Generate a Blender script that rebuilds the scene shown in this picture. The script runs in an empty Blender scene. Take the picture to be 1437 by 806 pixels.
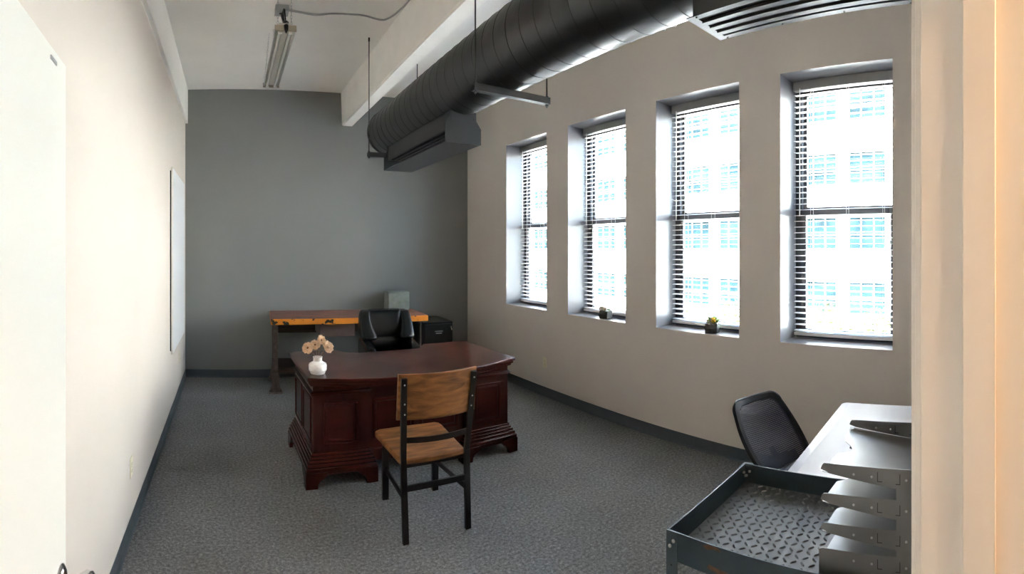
import bpy, math, random
from math import sin, cos, tan, pi, atan2, radians
from mathutils import Vector, Matrix
random.seed(7)
SC = bpy.context.scene
COL = SC.collection

# ------------------------------------------------------------------ materials
def new_mat(name):
    m = bpy.data.materials.new(name); m.use_nodes = True
    nt = m.node_tree
    return m, nt, nt.nodes['Principled BSDF']
def mat(name, col, rough=.6, metal=0., var=0., vscale=8., bump=0., bscale=60., coat=0., spec=.5, emit=None, estr=0., sheen=0.):
    m, nt, b = new_mat(name)
    b.inputs['Roughness'].default_value = rough
    b.inputs['Metallic'].default_value = metal
    b.inputs['Specular IOR Level'].default_value = spec
    b.inputs['Coat Weight'].default_value = coat
    b.inputs['Coat Roughness'].default_value = .12
    if sheen: b.inputs['Sheen Weight'].default_value = sheen
    b.inputs['Base Color'].default_value = (*col, 1)
    tc = nt.nodes.new('ShaderNodeTexCoord')
    n = nt.nodes.new('ShaderNodeTexNoise'); n.inputs['Scale'].default_value = vscale; n.inputs['Detail'].default_value = 5
    nt.links.new(tc.outputs['Object'], n.inputs['Vector'])
    r = nt.nodes.new('ShaderNodeMapRange'); r.inputs['From Min'].default_value = .3; r.inputs['From Max'].default_value = .7
    r.inputs['To Min'].default_value = 1-var; r.inputs['To Max'].default_value = 1+var
    nt.links.new(n.outputs['Fac'], r.inputs['Value'])
    mx = nt.nodes.new('ShaderNodeVectorMath'); mx.operation = 'SCALE'
    mx.inputs[0].default_value = col; nt.links.new(r.outputs[0], mx.inputs['Scale'])
    nt.links.new(mx.outputs[0], b.inputs['Base Color'])
    if bump:
        n2 = nt.nodes.new('ShaderNodeTexNoise'); n2.inputs['Scale'].default_value = bscale; n2.inputs['Detail'].default_value = 3
        nt.links.new(tc.outputs['Object'], n2.inputs['Vector'])
        bp = nt.nodes.new('ShaderNodeBump'); bp.inputs['Strength'].default_value = bump; bp.inputs['Distance'].default_value = .01
        nt.links.new(n2.outputs['Fac'], bp.inputs['Height']); nt.links.new(bp.outputs[0], b.inputs['Normal'])
    if emit:
        b.inputs['Emission Color'].default_value = (*emit, 1); b.inputs['Emission Strength'].default_value = estr
    return m
def ramp(nt, stops, interp='LINEAR'):
    r = nt.nodes.new('ShaderNodeValToRGB'); cr = r.color_ramp; cr.interpolation = interp
    while len(cr.elements) < len(stops): cr.elements.new(.5)
    for e, (p, c) in zip(cr.elements, stops):
        e.position = p; e.color = (*c, 1)
    return r
def wood(name, dark, light, rough=.35, coat=0., stretch=(1, 12, 12), scale=3., rings=0.):
    m, nt, b = new_mat(name)
    b.inputs['Roughness'].default_value = rough; b.inputs['Coat Weight'].default_value = coat; b.inputs['Coat Roughness'].default_value = .15; b.inputs['Specular IOR Level'].default_value = .3
    tc = nt.nodes.new('ShaderNodeTexCoord'); mp = nt.nodes.new('ShaderNodeMapping'); mp.inputs['Scale'].default_value = stretch
    nt.links.new(tc.outputs['Object'], mp.inputs[0])
    n = nt.nodes.new('ShaderNodeTexNoise'); n.inputs['Scale'].default_value = scale; n.inputs['Detail'].default_value = 8; n.inputs['Distortion'].default_value = .6
    nt.links.new(mp.outputs[0], n.inputs['Vector'])
    r = ramp(nt, [(.3, dark), (.7, light)]); nt.links.new(n.outputs['Fac'], r.inputs[0])
    nt.links.new(r.outputs[0], b.inputs['Base Color'])
    bp = nt.nodes.new('ShaderNodeBump'); bp.inputs['Strength'].default_value = .12; bp.inputs['Distance'].default_value = .004
    nt.links.new(n.outputs['Fac'], bp.inputs['Height']); nt.links.new(bp.outputs[0], b.inputs['Normal'])
    return m

M = {}
M['wall'] = mat('wall paint', (.655, .592, .530), .75, var=.02, vscale=1.5, bump=.04, bscale=90)
M['ceil'] = mat('ceiling paint', (.86, .835, .79), .8, var=.03, vscale=2, bump=.12, bscale=25)
M['beam'] = mat('painted concrete', (.89, .86, .81), .75, var=.03, vscale=5, bump=.35, bscale=14)
M['grey'] = mat('grey wall paint', (.188, .193, .184), .6, var=.03, vscale=1.3, bump=.04, bscale=80)
M['base'] = mat('rubber cove base', (.058, .072, .082), .45, var=.05)
M['trimwhite'] = mat('trim enamel', (.80, .77, .72), .38)
M['door'] = mat('door enamel', (.80, .79, .74), .4)
M['blackframe'] = mat('bronze window frame', (.035, .032, .033), .45)
M['slat'] = mat('blind slat', (.86, .84, .80), .45)
M['duct'] = mat('black painted duct', (.0125, .013, .014), .36, var=.12, vscale=10, bump=.15, bscale=18, spec=.55)
M['diff'] = mat('charcoal painted steel', (.028, .029, .031), .38, var=.06)
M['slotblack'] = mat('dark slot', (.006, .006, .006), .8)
M['strut'] = mat('strut dark steel', (.022, .022, .024), .45)
M['zinc'] = mat('galvanised steel', (.42, .42, .42), .4, metal=.8, var=.08)
M['tan'] = mat('aged fixture enamel', (.36, .31, .24), .5)
M['fixt'] = mat('fixture enamel', (.50, .49, .45), .45)
M['tube'] = mat('lamp tube glass', (.72, .73, .70), .15, coat=.5)
M['black'] = mat('black plastic', (.008, .008, .009), .45)
M['leather'] = mat('black leather', (.004, .004, .0045), .27, bump=.12, bscale=120, spec=.38)
M['wallboard'] = mat('whiteboard face', (.74, .745, .76), .35)
M['ivory'] = mat('ivory plastic', (.72, .66, .48), .45)
M['cherry'] = wood('cherry veneer', (.026, .0046, .0030), (.044, .0080, .0048), .30, .08, (9, 9, 2), 2.2)
M['cherry_d'] = wood('cherry moulding', (.032, .0062, .0042), (.046, .0092, .006), .26, .2, (1, 4, 4), 3)
M['seatwood'] = wood('rustic elm', (.085, .032, .010), (.31, .130, .042), .5, 0, (2.5, 12, 12), 2.2)
M['iron'] = mat('dark bronze steel', (.010, .0075, .006), .45, var=.3, vscale=20, spec=.35)
M['castiron'] = mat('rusty cast iron', (.13, .095, .080), .6, metal=.2, var=.35, vscale=22, bump=.3, bscale=70)
M['darkwood'] = wood('dark bench wood', (.022, .014, .010), (.060, .036, .024), .6)
M['drawer'] = mat('brown painted board', (.135, .092, .080), .55, var=.08)
M['boxgreen'] = mat('grey green hammered enamel', (.18, .205, .183), .42, var=.18, vscale=14)
M['fileblack'] = mat('black filing enamel', (.005, .0055, .006), .4, spec=.3)
M['chrome'] = mat('chrome', (.75, .75, .76), .18, metal=1)
M['porcelain'] = mat('white ceramic', (.84, .80, .74), .22, coat=.4)
M['petal'] = mat('dried petal', (.74, .53, .34), .8, var=.25, vscale=60)
M['petal_d'] = mat('dried flower heart', (.20, .10, .05), .9)
M['stem'] = mat('dry stem', (.30, .22, .15), .8)
M['whitetop'] = mat('white laminate', (.50, .495, .51), .5, spec=.3)
M['whiteedge'] = mat('grey edge band', (.34, .34, .38), .35)
M['silver'] = mat('silver powder coat', (.45, .46, .48), .4, metal=.5)
M['cart'] = mat('blue grey cart enamel', (.028, .046, .058), .42, var=.22, vscale=9, bump=.06, bscale=60)
M['nylon'] = mat('black nylon', (.004, .004, .006), .35, spec=.22)
M['meshfab'] = mat('navy black mesh', (.008, .009, .022), .5, spec=.3)
M['pot'] = mat('charcoal stone', (.055, .055, .055), .6, var=.35, vscale=60)
M['shell'] = mat('seashell', (.80, .64, .52), .5, var=.12, vscale=30)
M['leaf'] = mat('succulent leaf', (.22, .34, .10), .5, var=.25, vscale=40)
M['yellow'] = mat('yellow bloom', (.80, .58, .05), .6)
M['facade'] = mat('pale facade panel', (.80, .80, .79), .6, var=.02)
M['roof'] = mat('grey roofing', (.3, .3, .3), .8)
M['asphalt'] = mat('pale concrete paving', (.74, .72, .68), .9, var=.1)
M['tree'] = mat('tree foliage', (.036, .042, .010), .8, var=.35, vscale=5)
M['bark'] = mat('bark', (.15, .11, .08), .9)
M['hallfloor'] = mat('hall floor', (.25, .22, .19), .6)

def carpet():
    m, nt, b = new_mat('heather carpet'); b.inputs['Roughness'].default_value = .95; b.inputs['Specular IOR Level'].default_value = .15
    tc = nt.nodes.new('ShaderNodeTexCoord')
    n = nt.nodes.new('ShaderNodeTexNoise'); n.inputs['Scale'].default_value = 55; n.inputs['Detail'].default_value = 6; n.inputs['Roughness'].default_value = .85
    nt.links.new(tc.outputs['Object'], n.inputs['Vector'])
    r = ramp(nt, [(.34, (.050, .052, .053)), (.46, (.125, .128, .128)), (.55, (.185, .189, .188)), (.68, (.36, .365, .362))])
    nt.links.new(n.outputs['Fac'], r.inputs[0])
    n2 = nt.nodes.new('ShaderNodeTexNoise'); n2.inputs['Scale'].default_value = 2.2; n2.inputs['Detail'].default_value = 3
    nt.links.new(tc.outputs['Object'], n2.inputs['Vector'])
    mr = nt.nodes.new('ShaderNodeMapRange'); mr.inputs['From Min'].default_value = .3; mr.inputs['From Max'].default_value = .7
    mr.inputs['To Min'].default_value = .9; mr.inputs['To Max'].default_value = 1.1; nt.links.new(n2.outputs['Fac'], mr.inputs['Value'])
    s = nt.nodes.new('ShaderNodeVectorMath'); s.operation = 'SCALE'; nt.links.new(r.outputs[0], s.inputs[0]); nt.links.new(mr.outputs[0], s.inputs['Scale'])
    nt.links.new(s.outputs[0], b.inputs['Base Color'])
    bp = nt.nodes.new('ShaderNodeBump'); bp.inputs['Strength'].default_value = .5; bp.inputs['Distance'].default_value = .006
    nt.links.new(n.outputs['Fac'], bp.inputs['Height']); nt.links.new(bp.outputs[0], b.inputs['Normal'])
    return m
M['carpet'] = carpet()

def desk_top_mat():
    m, nt, b = new_mat('cherry book matched veneer'); b.inputs['Roughness'].default_value = .26; b.inputs['Specular IOR Level'].default_value = .33; b.inputs['Coat Weight'].default_value = .0; b.inputs['Coat Roughness'].default_value = .2
    tc = nt.nodes.new('ShaderNodeTexCoord')
    sp = nt.nodes.new('ShaderNodeSeparateXYZ'); nt.links.new(tc.outputs['Object'], sp.inputs[0])
    # diagonal banding that mirrors in squares
    def math_(op, a, bb=None):
        k = nt.nodes.new('ShaderNodeMath'); k.operation = op
        for i, v in enumerate((a, bb)):
            if v is None: continue
            if isinstance(v, (int, float)): k.inputs[i].default_value = v
            else: nt.links.new(v, k.inputs[i])
        return k.outputs[0]
    px = math_('PINGPONG', math_('ADD', sp.outputs['X'], .0), .28); py = math_('PINGPONG', math_('ADD', sp.outputs['Y'], .16), .28)
    d = math_('ADD', px, py); e = math_('SUBTRACT', px, py)
    cm = nt.nodes.new('ShaderNodeCombineXYZ'); nt.links.new(math_('MULTIPLY', d, 26.), cm.inputs[0]); nt.links.new(math_('MULTIPLY', e, 2.5), cm.inputs[1])
    n = nt.nodes.new('ShaderNodeTexNoise'); n.inputs['Scale'].default_value = 1.6; n.inputs['Detail'].default_value = 6; nt.links.new(cm.outputs[0], n.inputs['Vector'])
    r = ramp(nt, [(.3, (.026, .0062, .0042)), (.7, (.070, .017, .010))]); nt.links.new(n.outputs['Fac'], r.inputs[0])
    g = math_('GREATER_THAN', e, 0.0)
    mr = nt.nodes.new('ShaderNodeMapRange'); mr.inputs['To Min'].default_value = .72; mr.inputs['To Max'].default_value = 1.5; nt.links.new(g, mr.inputs['Value'])
    s = nt.nodes.new('ShaderNodeVectorMath'); s.operation = 'SCALE'; nt.links.new(r.outputs[0], s.inputs[0]); nt.links.new(mr.outputs[0], s.inputs['Scale'])
    nt.links.new(s.outputs[0], b.inputs['Base Color'])
    return m
M['desktop'] = desk_top_mat()
for k_ in ('cherry', 'cherry_d'): M[k_].node_tree.nodes['Principled BSDF'].inputs['Specular IOR Level'].default_value = .2

def worn(name, base, chip, scale, thr, base2=None, rough=.5, stretch=(1, 1, 1)):
    m, nt, b = new_mat(name); b.inputs['Roughness'].default_value = rough
    tc = nt.nodes.new('ShaderNodeTexCoord'); mp = nt.nodes.new('ShaderNodeMapping'); mp.inputs['Scale'].default_value = stretch
    nt.links.new(tc.outputs['Object'], mp.inputs[0])
    n = nt.nodes.new('ShaderNodeTexNoise'); n.inputs['Scale'].default_value = scale; n.inputs['Detail'].default_value = 4
    nt.links.new(mp.outputs[0], n.inputs['Vector'])
    b2 = base2 or base
    r = ramp(nt, [(0, chip), (thr, chip), (thr+.015, base), (1, b2)]); nt.links.new(n.outputs['Fac'], r.inputs[0])
    nt.links.new(r.outputs[0], b.inputs['Base Color'])
    return m
M['orange'] = worn('chipped orange paint', (.62, .20, .010), (.02, .022, .015), 9, .39, (.72, .25, .02))
M['benchtop'] = worn('worn red brown boards', (.17, .058, .038), (.045, .020, .015), 5, .38, (.29, .115, .075), .5, (1, 5, 5))
M['plate'] = mat('tread plate', (.060, .065, .067), .5, metal=.0, spec=.4, var=.12, vscale=9)
M['traysteel'] = mat('brushed grey steel', (.17, .172, .17), .36, metal=.65, var=.15, vscale=7)
M['lug'] = mat('tread lug', (.20, .205, .205), .25, metal=.5)

def glass():
    m = bpy.data.materials.new('window glass'); m.use_nodes = True; nt = m.node_tree; nt.nodes.clear()
    o = nt.nodes.new('ShaderNodeOutputMaterial'); t = nt.nodes.new('ShaderNodeBsdfTransparent'); g = nt.nodes.new('ShaderNodeBsdfGlossy')
    g.inputs['Roughness'].default_value = .02; t.inputs['Color'].default_value = (.94, .97, .96, 1)
    lw = nt.nodes.new('ShaderNodeLayerWeight'); pw = nt.nodes.new('ShaderNodeMath'); pw.operation = 'POWER'; pw.inputs[1].default_value = 5
    nt.links.new(lw.outputs['Facing'], pw.inputs[0]); ma = nt.nodes.new('ShaderNodeMath'); ma.operation = 'MULTIPLY_ADD'; ma.inputs[1].default_value = .8; ma.inputs[2].default_value = .03
    nt.links.new(pw.outputs[0], ma.inputs[0])
    mx = nt.nodes.new('ShaderNodeMixShader'); nt.links.new(ma.outputs[0], mx.inputs[0]); nt.links.new(t.outputs[0], mx.inputs[1]); nt.links.new(g.outputs[0], mx.inputs[2])
    nt.links.new(mx.outputs[0], o.inputs[0]); return m
M['glass'] = glass()
M['blueglass'] = mat('tinted facade glass', (.008, .021, .027), .6, var=.6, vscale=.8, spec=.04)

# ------------------------------------------------------------------ mesh builder
class MB:
    def __init__(s): s.v = []; s.f = []; s.m = []; s.T = None
    def add(s, vs, fs, mi=0):
        b = len(s.v)
        if s.T is not None: vs = [s.T @ Vector(p) for p in vs]
        s.v += [tuple(p) for p in vs]; s.f += [tuple(b+i for i in f) for f in fs]; s.m += [mi]*len(fs)
        return s
    def box(s, x0, x1, y0, y1, z0, z1, mi=0):
        return s.add([(x0, y0, z0), (x1, y0, z0), (x1, y1, z0), (x0, y1, z0), (x0, y0, z1), (x1, y0, z1), (x1, y1, z1), (x0, y1, z1)],
                     [(0, 3, 2, 1), (4, 5, 6, 7), (0, 1, 5, 4), (1, 2, 6, 5), (2, 3, 7, 6), (3, 0, 4, 7)], mi)
    def bar(s, p, q, w, h, up=(0, 0, 1), mi=0):
        p = Vector(p); q = Vector(q); d = (q-p).normalized(); upv = Vector(up)
        sd = d.cross(upv)
        if sd.length < 1e-4: sd = d.cross(Vector((1, 0, 0)))
        sd.normalize(); u = sd.cross(d).normalized()
        vs = []
        for c in (p, q):
            for a, b in ((-1, -1), (1, -1), (1, 1), (-1, 1)): vs.append(c+sd*a*w/2+u*b*h/2)
        return s.add(vs, [(0, 1, 2, 3), (7, 6, 5, 4), (0, 4, 5, 1), (1, 5, 6, 2), (2, 6, 7, 3), (3, 7, 4, 0)], mi)
    def tube(s, path, r, n=10, mi=0, caps=True):
        path = [Vector(p) for p in path]; rs = r if isinstance(r, (list, tuple)) else [r]*len(path)
        vs = []; u = None
        for i, p in enumerate(path):
            d = (path[min(i+1, len(path)-1)]-path[max(i-1, 0)]).normalized()
            if u is None:
                u = d.cross(Vector((0, 0, 1)));
                if u.length < 1e-3: u = d.cross(Vector((1, 0, 0)))
            else: u = u-d*u.dot(d)
            u.normalize(); w = d.cross(u)
            for k in range(n):
                a = 2*pi*k/n; vs.append(p+(u*cos(a)+w*sin(a))*rs[i])
        fs = []
        for i in range(len(path)-1):
            for k in range(n): fs.append((i*n+k, i*n+(k+1) % n, (i+1)*n+(k+1) % n, (i+1)*n+k))
        if caps: fs.append(tuple(reversed(range(n)))); fs.append(tuple((len(path)-1)*n+k for k in range(n)))
        return s.add(vs, fs, mi)
    def lathe(s, prof, c=(0, 0, 0), n=24, mi=0, fn=None, caps=True):
        vs = []
        for i, (r, z) in enumerate(prof):
            for k in range(n):
                a = 2*pi*k/n; rr = r*(fn(a, i) if fn else 1)
                vs.append((c[0]+rr*cos(a), c[1]+rr*sin(a), c[2]+z))
        fs = []
        for i in range(len(prof)-1):
            for k in range(n): fs.append((i*n+k, i*n+(k+1) % n, (i+1)*n+(k+1) % n, (i+1)*n+k))
        if caps: fs.append(tuple(reversed(range(n)))); fs.append(tuple((len(prof)-1)*n+k for k in range(n)))
        return s.add(vs, fs, mi)
    def prism(s, poly, a, b, axis='z', mi=0, mitop=None):
        n = len(poly)
        def P(u, v, w): return {'z': (u, v, w), 'y': (u, w, v), 'x': (w, u, v)}[axis]
        vs = [P(u, v, a) for u, v in poly]+[P(u, v, b) for u, v in poly]
        area = sum(poly[i][0]*poly[(i+1) % n][1]-poly[(i+1) % n][0]*poly[i][1] for i in range(n))
        flip = (area < 0) != (axis == 'y')
        if (b < a): flip = not flip
        s_ = [(i, (i+1) % n, n+(i+1) % n, n+i) for i in range(n)]; bot = tuple(reversed(range(n))); top = tuple(range(n, 2*n))
        if flip: s_ = [tuple(reversed(f)) for f in s_]; bot = tuple(reversed(bot)); top = tuple(reversed(top))
        s.add(vs, s_+[bot, top], mi)
        if mitop is not None: s.m[-1] = mitop
        return s
    def grid(s, pts, closed_u=False, mi=0):
        R = len(pts); C = len(pts[0]); vs = [p for r in pts for p in r]; fs = []
        for i in range(R-1):
            for j in range(C-1 if not closed_u else C): fs.append((i*C+j, i*C+(j+1) % C, (i+1)*C+(j+1) % C, (i+1)*C+j))
        return s.add(vs, fs, mi)
    def ball(s, c, r, n=12, sc=(1, 1, 1), mi=0):
        m = n//2; prof = []
        vs = [(c[0], c[1], c[2]-r*sc[2])]
        for i in range(1, m):
            t = -pi/2+pi*i/m
            for k in range(n):
                a = 2*pi*k/n; vs.append((c[0]+r*cos(t)*cos(a)*sc[0], c[1]+r*cos(t)*sin(a)*sc[1], c[2]+r*sin(t)*sc[2]))
        vs.append((c[0], c[1], c[2]+r*sc[2])); fs = []
        for k in range(n):
            fs.append((0, 1+(k+1) % n, 1+k))
            for i in range(m-2): fs.append((1+i*n+k, 1+i*n+(k+1) % n, 1+(i+1)*n+(k+1) % n, 1+(i+1)*n+k))
            fs.append((1+(m-2)*n+k, 1+(m-2)*n+(k+1) % n, len(vs)-1))
        return s.add(vs, fs, mi)
    def build(s, name, mats, parent=None, smooth=False, bevel=0., sub=0, origin=None, seg=2, angle=None):
        me = bpy.data.meshes.new(name)
        vs = s.v
        if origin is not None: vs = [(p[0]-origin[0], p[1]-origin[1], p[2]-origin[2]) for p in vs]
        me.from_pydata(vs, [], s.f); me.validate(); me.update()
        mats = mats if isinstance(mats, (list, tuple)) else [mats]
        for m in mats: me.materials.append(m)
        if len(mats) > 1 and len(me.polygons) == len(s.m):
            for p, i in zip(me.polygons, s.m): p.material_index = i
        o = bpy.data.objects.new(name, me); COL.objects.link(o)
        if parent: o.parent = parent
        if bevel:
            b = o.modifiers.new('bevel', 'BEVEL'); b.width = bevel; b.segments = seg; b.limit_method = 'ANGLE'; b.angle_limit = radians(40)
        if sub:
            q = o.modifiers.new('sub', 'SUBSURF'); q.levels = sub; q.render_levels = sub
        if smooth or sub or bevel:
            for p in me.polygons: p.use_smooth = True
            if smooth and not sub and not bevel or bevel:
                me.set_sharp_from_angle(angle=radians(angle or 35))
        return o

def build_each(mb, name, m, parent=None, **k):
    # one object per connected piece
    par = list(range(len(mb.v)))
    def find(i):
        while par[i] != i: par[i] = par[par[i]]; i = par[i]
        return i
    for f in mb.f:
        for i in f[1:]: par[find(i)] = find(f[0])
    groups = {}
    for fi, f in enumerate(mb.f): groups.setdefault(find(f[0]), []).append(fi)
    out = []
    for g in groups.values():
        q = MB(); idx = {}
        for fi in g:
            for i in mb.f[fi]:
                if i not in idx: idx[i] = len(q.v); q.v.append(mb.v[i])
            q.f.append(tuple(idx[i] for i in mb.f[fi])); q.m.append(mb.m[fi])
        out.append(q.build(name, m, parent, **k))
    return out

def tag(o, label=None, cat=None, group=None, kind=None):
    if label: o['label'] = label
    if cat: o['category'] = cat
    if group: o['group'] = group
    if kind: o['kind'] = kind
    return o
def thing(name, label, cat, loc=(0, 0, 0), rz=0., group=None):
    o = bpy.data.objects.new(name, None); COL.objects.link(o); o.empty_display_size = .1
    o.location = loc; o.rotation_euler = (0, 0, rz); return tag(o, label, cat, group)
def struct_empty(name, loc=(0, 0, 0), rz=0.):
    o = bpy.data.objects.new(name, None); COL.objects.link(o); o.location = loc; o.rotation_euler = (0, 0, rz); o['kind'] = 'structure'; return o
def struct(mb, name, m, **k): return tag(mb.build(name, m, **k), kind='structure')
def copy_tree(o, parent=None):
    c = o.copy(); COL.objects.link(c)
    if parent: c.parent = parent
    for ch in o.children: copy_tree(ch, c)
    return c

# ------------------------------------------------------------------ room
H = 1.65                    # camera height
XL, XR, YB, ZC = -.566, 3.30, 6.38, 3.69
YF = .12                    # room face of the front wall
def build_room():
    struct(MB().box(XL-.15, XR+.36, YF, YB+.2, -.12, 0), 'floor', M['carpet'])
    struct(MB().box(XL-.15, XR+.36, -.04, YB+.2, ZC, ZC+.2), 'ceiling', M['ceil'])
    struct(MB().box(XL-.15, XL, -.04, YB+.2, 0, ZC), 'wall_left', M['wall'])
    struct(MB().box(XL, XR+.36, YB, YB+.2, 0, ZC), 'wall_back', M['grey'])
    w = MB(); zs, zt = .957, 2.945
    edges = []
    for c in (1.237, 2.444, 3.668, 4.897): edges.append((c-.425, c+.425))
    w.box(XR, XR+.36, YF, YB, 0, zs); w.box(XR, XR+.36, YF, YB, zt, ZC)
    ys = [YF]+[e for p in edges for e in p]+[YB]
    for i in range(0, len(ys), 2): w.box(XR, XR+.36, ys[i], ys[i+1], zs, zt)
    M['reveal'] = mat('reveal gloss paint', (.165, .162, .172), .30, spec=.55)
    wr = struct(w, 'wall_right', [M['wall'], M['reveal']])
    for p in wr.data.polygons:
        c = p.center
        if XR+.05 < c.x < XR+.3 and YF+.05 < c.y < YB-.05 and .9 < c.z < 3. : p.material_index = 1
    # front wall with the doorway the camera stands in
    DX0, DX1, DZ = -.25, .65, 2.06
    f = MB(); f.box(XL, DX0-.02, -.04, YF, 0, ZC); f.box(DX1+.02, XR+.36, -.04, YF, 0, ZC); f.box(DX0-.02, DX1+.02, -.04, YF, DZ+.02, ZC)
    struct(f, 'wall_front', M['wall'])
    # jamb, stop, casing
    j = MB()
    for sx, x in ((1, DX1), (-1, DX0)):
        def bx(a, b, y0, y1, z0, z1):
            p, q = sorted((x+sx*a, x+sx*b)); j.box(p, q, y0, y1, z0, z1)
        bx(0, .02, -.045, .122, 0, DZ+.02)
        bx(-.012, 0, .022, .065, 0, DZ)
        bx(.006, .075, .122, .131, 0, DZ+.075); bx(.012, .07, .131, .137, 0, DZ+.07); bx(.006, .075, -.056, -.045, 0, DZ+.075)
    j.box(DX0, DX1, -.045, .122, DZ, DZ+.02); j.box(DX0, DX1, .022, .065, DZ-.012, DZ)
    j.box(DX0-.006, DX1+.006, .122, .137, DZ+.006, DZ+.075); j.box(DX0-.006, DX1+.006, -.056, -.045, DZ+.006, DZ+.075)
    struct(j, 'trim_3', M['trimwhite'], bevel=.0015)
    # open door leaf against the left wall
    d = struct_empty('door_1', (-.272, .128, 0), atan2(.064, .86))
    MB().box(-.040, 0, 0, .863, .012, 2.032).build('leaf', M['door'], d, bevel=.002)
    k = MB(); T = Matrix.Translation((0, .812, .985)) @ Matrix.Rotation(pi/2, 4, 'Y'); k.T = T
    k.lathe([(.033, 0), (.033, .004), (.024, .010), (.012, .014), (.011, .034), (.020, .040), (.028, .052), (.027, .066), (.017, .074), (.002, .076)], n=28)
    k.build('door_handle', M['chrome'], d, smooth=True, angle=60)
    k = MB(); k.T = Matrix.Translation((-.04, .812, .985)) @ Matrix.Rotation(-pi/2, 4, 'Y')
    k.lathe([(.033, 0), (.033, .004), (.024, .010), (.012, .014), (.011, .034), (.020, .040), (.028, .052), (.027, .066), (.017, .074), (.002, .076)], n=28)
    k.build('door_handle', M['chrome'], d, smooth=True, angle=60)
    for z in (.25, 1.05, 1.85):
        MB().tube([(.004, -.006, z-.045), (.004, -.006, z+.045)], .006, 10).build('hinge', M['chrome'], d, smooth=True)
    MB().box(0, .0025, .745, .785, 2.005, 2.012).build('contact_plate', M['zinc'], d)
    # concrete beam and left ledge
    struct(MB().prism([(1.45, ZC), (1.60, ZC), (1.60, 3.262), (1.478, 3.262), (1.463, 3.28)], YF, YB, 'y'), 'trim_1', M['beam'])
    struct(MB().box(XL, -.532, YF, YB, 3.255, ZC), 'trim_2', M['ceil'], bevel=.004)
    # cove base
    def cove(x0, y0, x1, y1, nx, ny, name):
        b = MB(); prof = [(0, 0), (.014, 0), (.012, .004), (.006, .014), (.004, .03), (.004, .098), (.002, .1016), (0, .1016)]
        rows = []
        for (x, y) in ((x0, y0), (x1, y1)): rows.append([(x+nx*p, y+ny*p, z) for p, z in prof])
        b.grid(rows); struct(b, name, M['base'])
    cove(XL, YF, XL, YB, 1, 0, 'baseboard_left'); cove(XR, YB, XR, YF, -1, 0, 'baseboard_right')
    cove(XL, YB, XR, YB, 0, -1, 'baseboard_back'); cove(XR, YF, DX1+.075, YF, 0, 1, 'baseboard_front')
    # corridor behind the camera
    struct(MB().box(-1.6, 2.6, -1.75, YF, -.12, -.0005).box(DX0, DX1, -.05, YF, -.1, .001), 'floor', M['hallfloor'])
    struct(MB().box(-1.6, 2.6, -1.75, -.04, 2.7, 2.8), 'ceiling', M['ceil'])
    h = MB(); h.box(-1.6, 2.6, -1.85, -1.75, 0, 2.7); h.box(-1.7, -1.6, -1.85, -.04, 0, 2.7); h.box(2.6, 2.7, -1.85, -.04, 0, 2.7)
    h.box(-1.7, XL, -.05, -.04, 0, 2.8)
    struct(h, 'wall_rear', M['wall'])
    return edges
EDGES = build_room()

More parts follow.
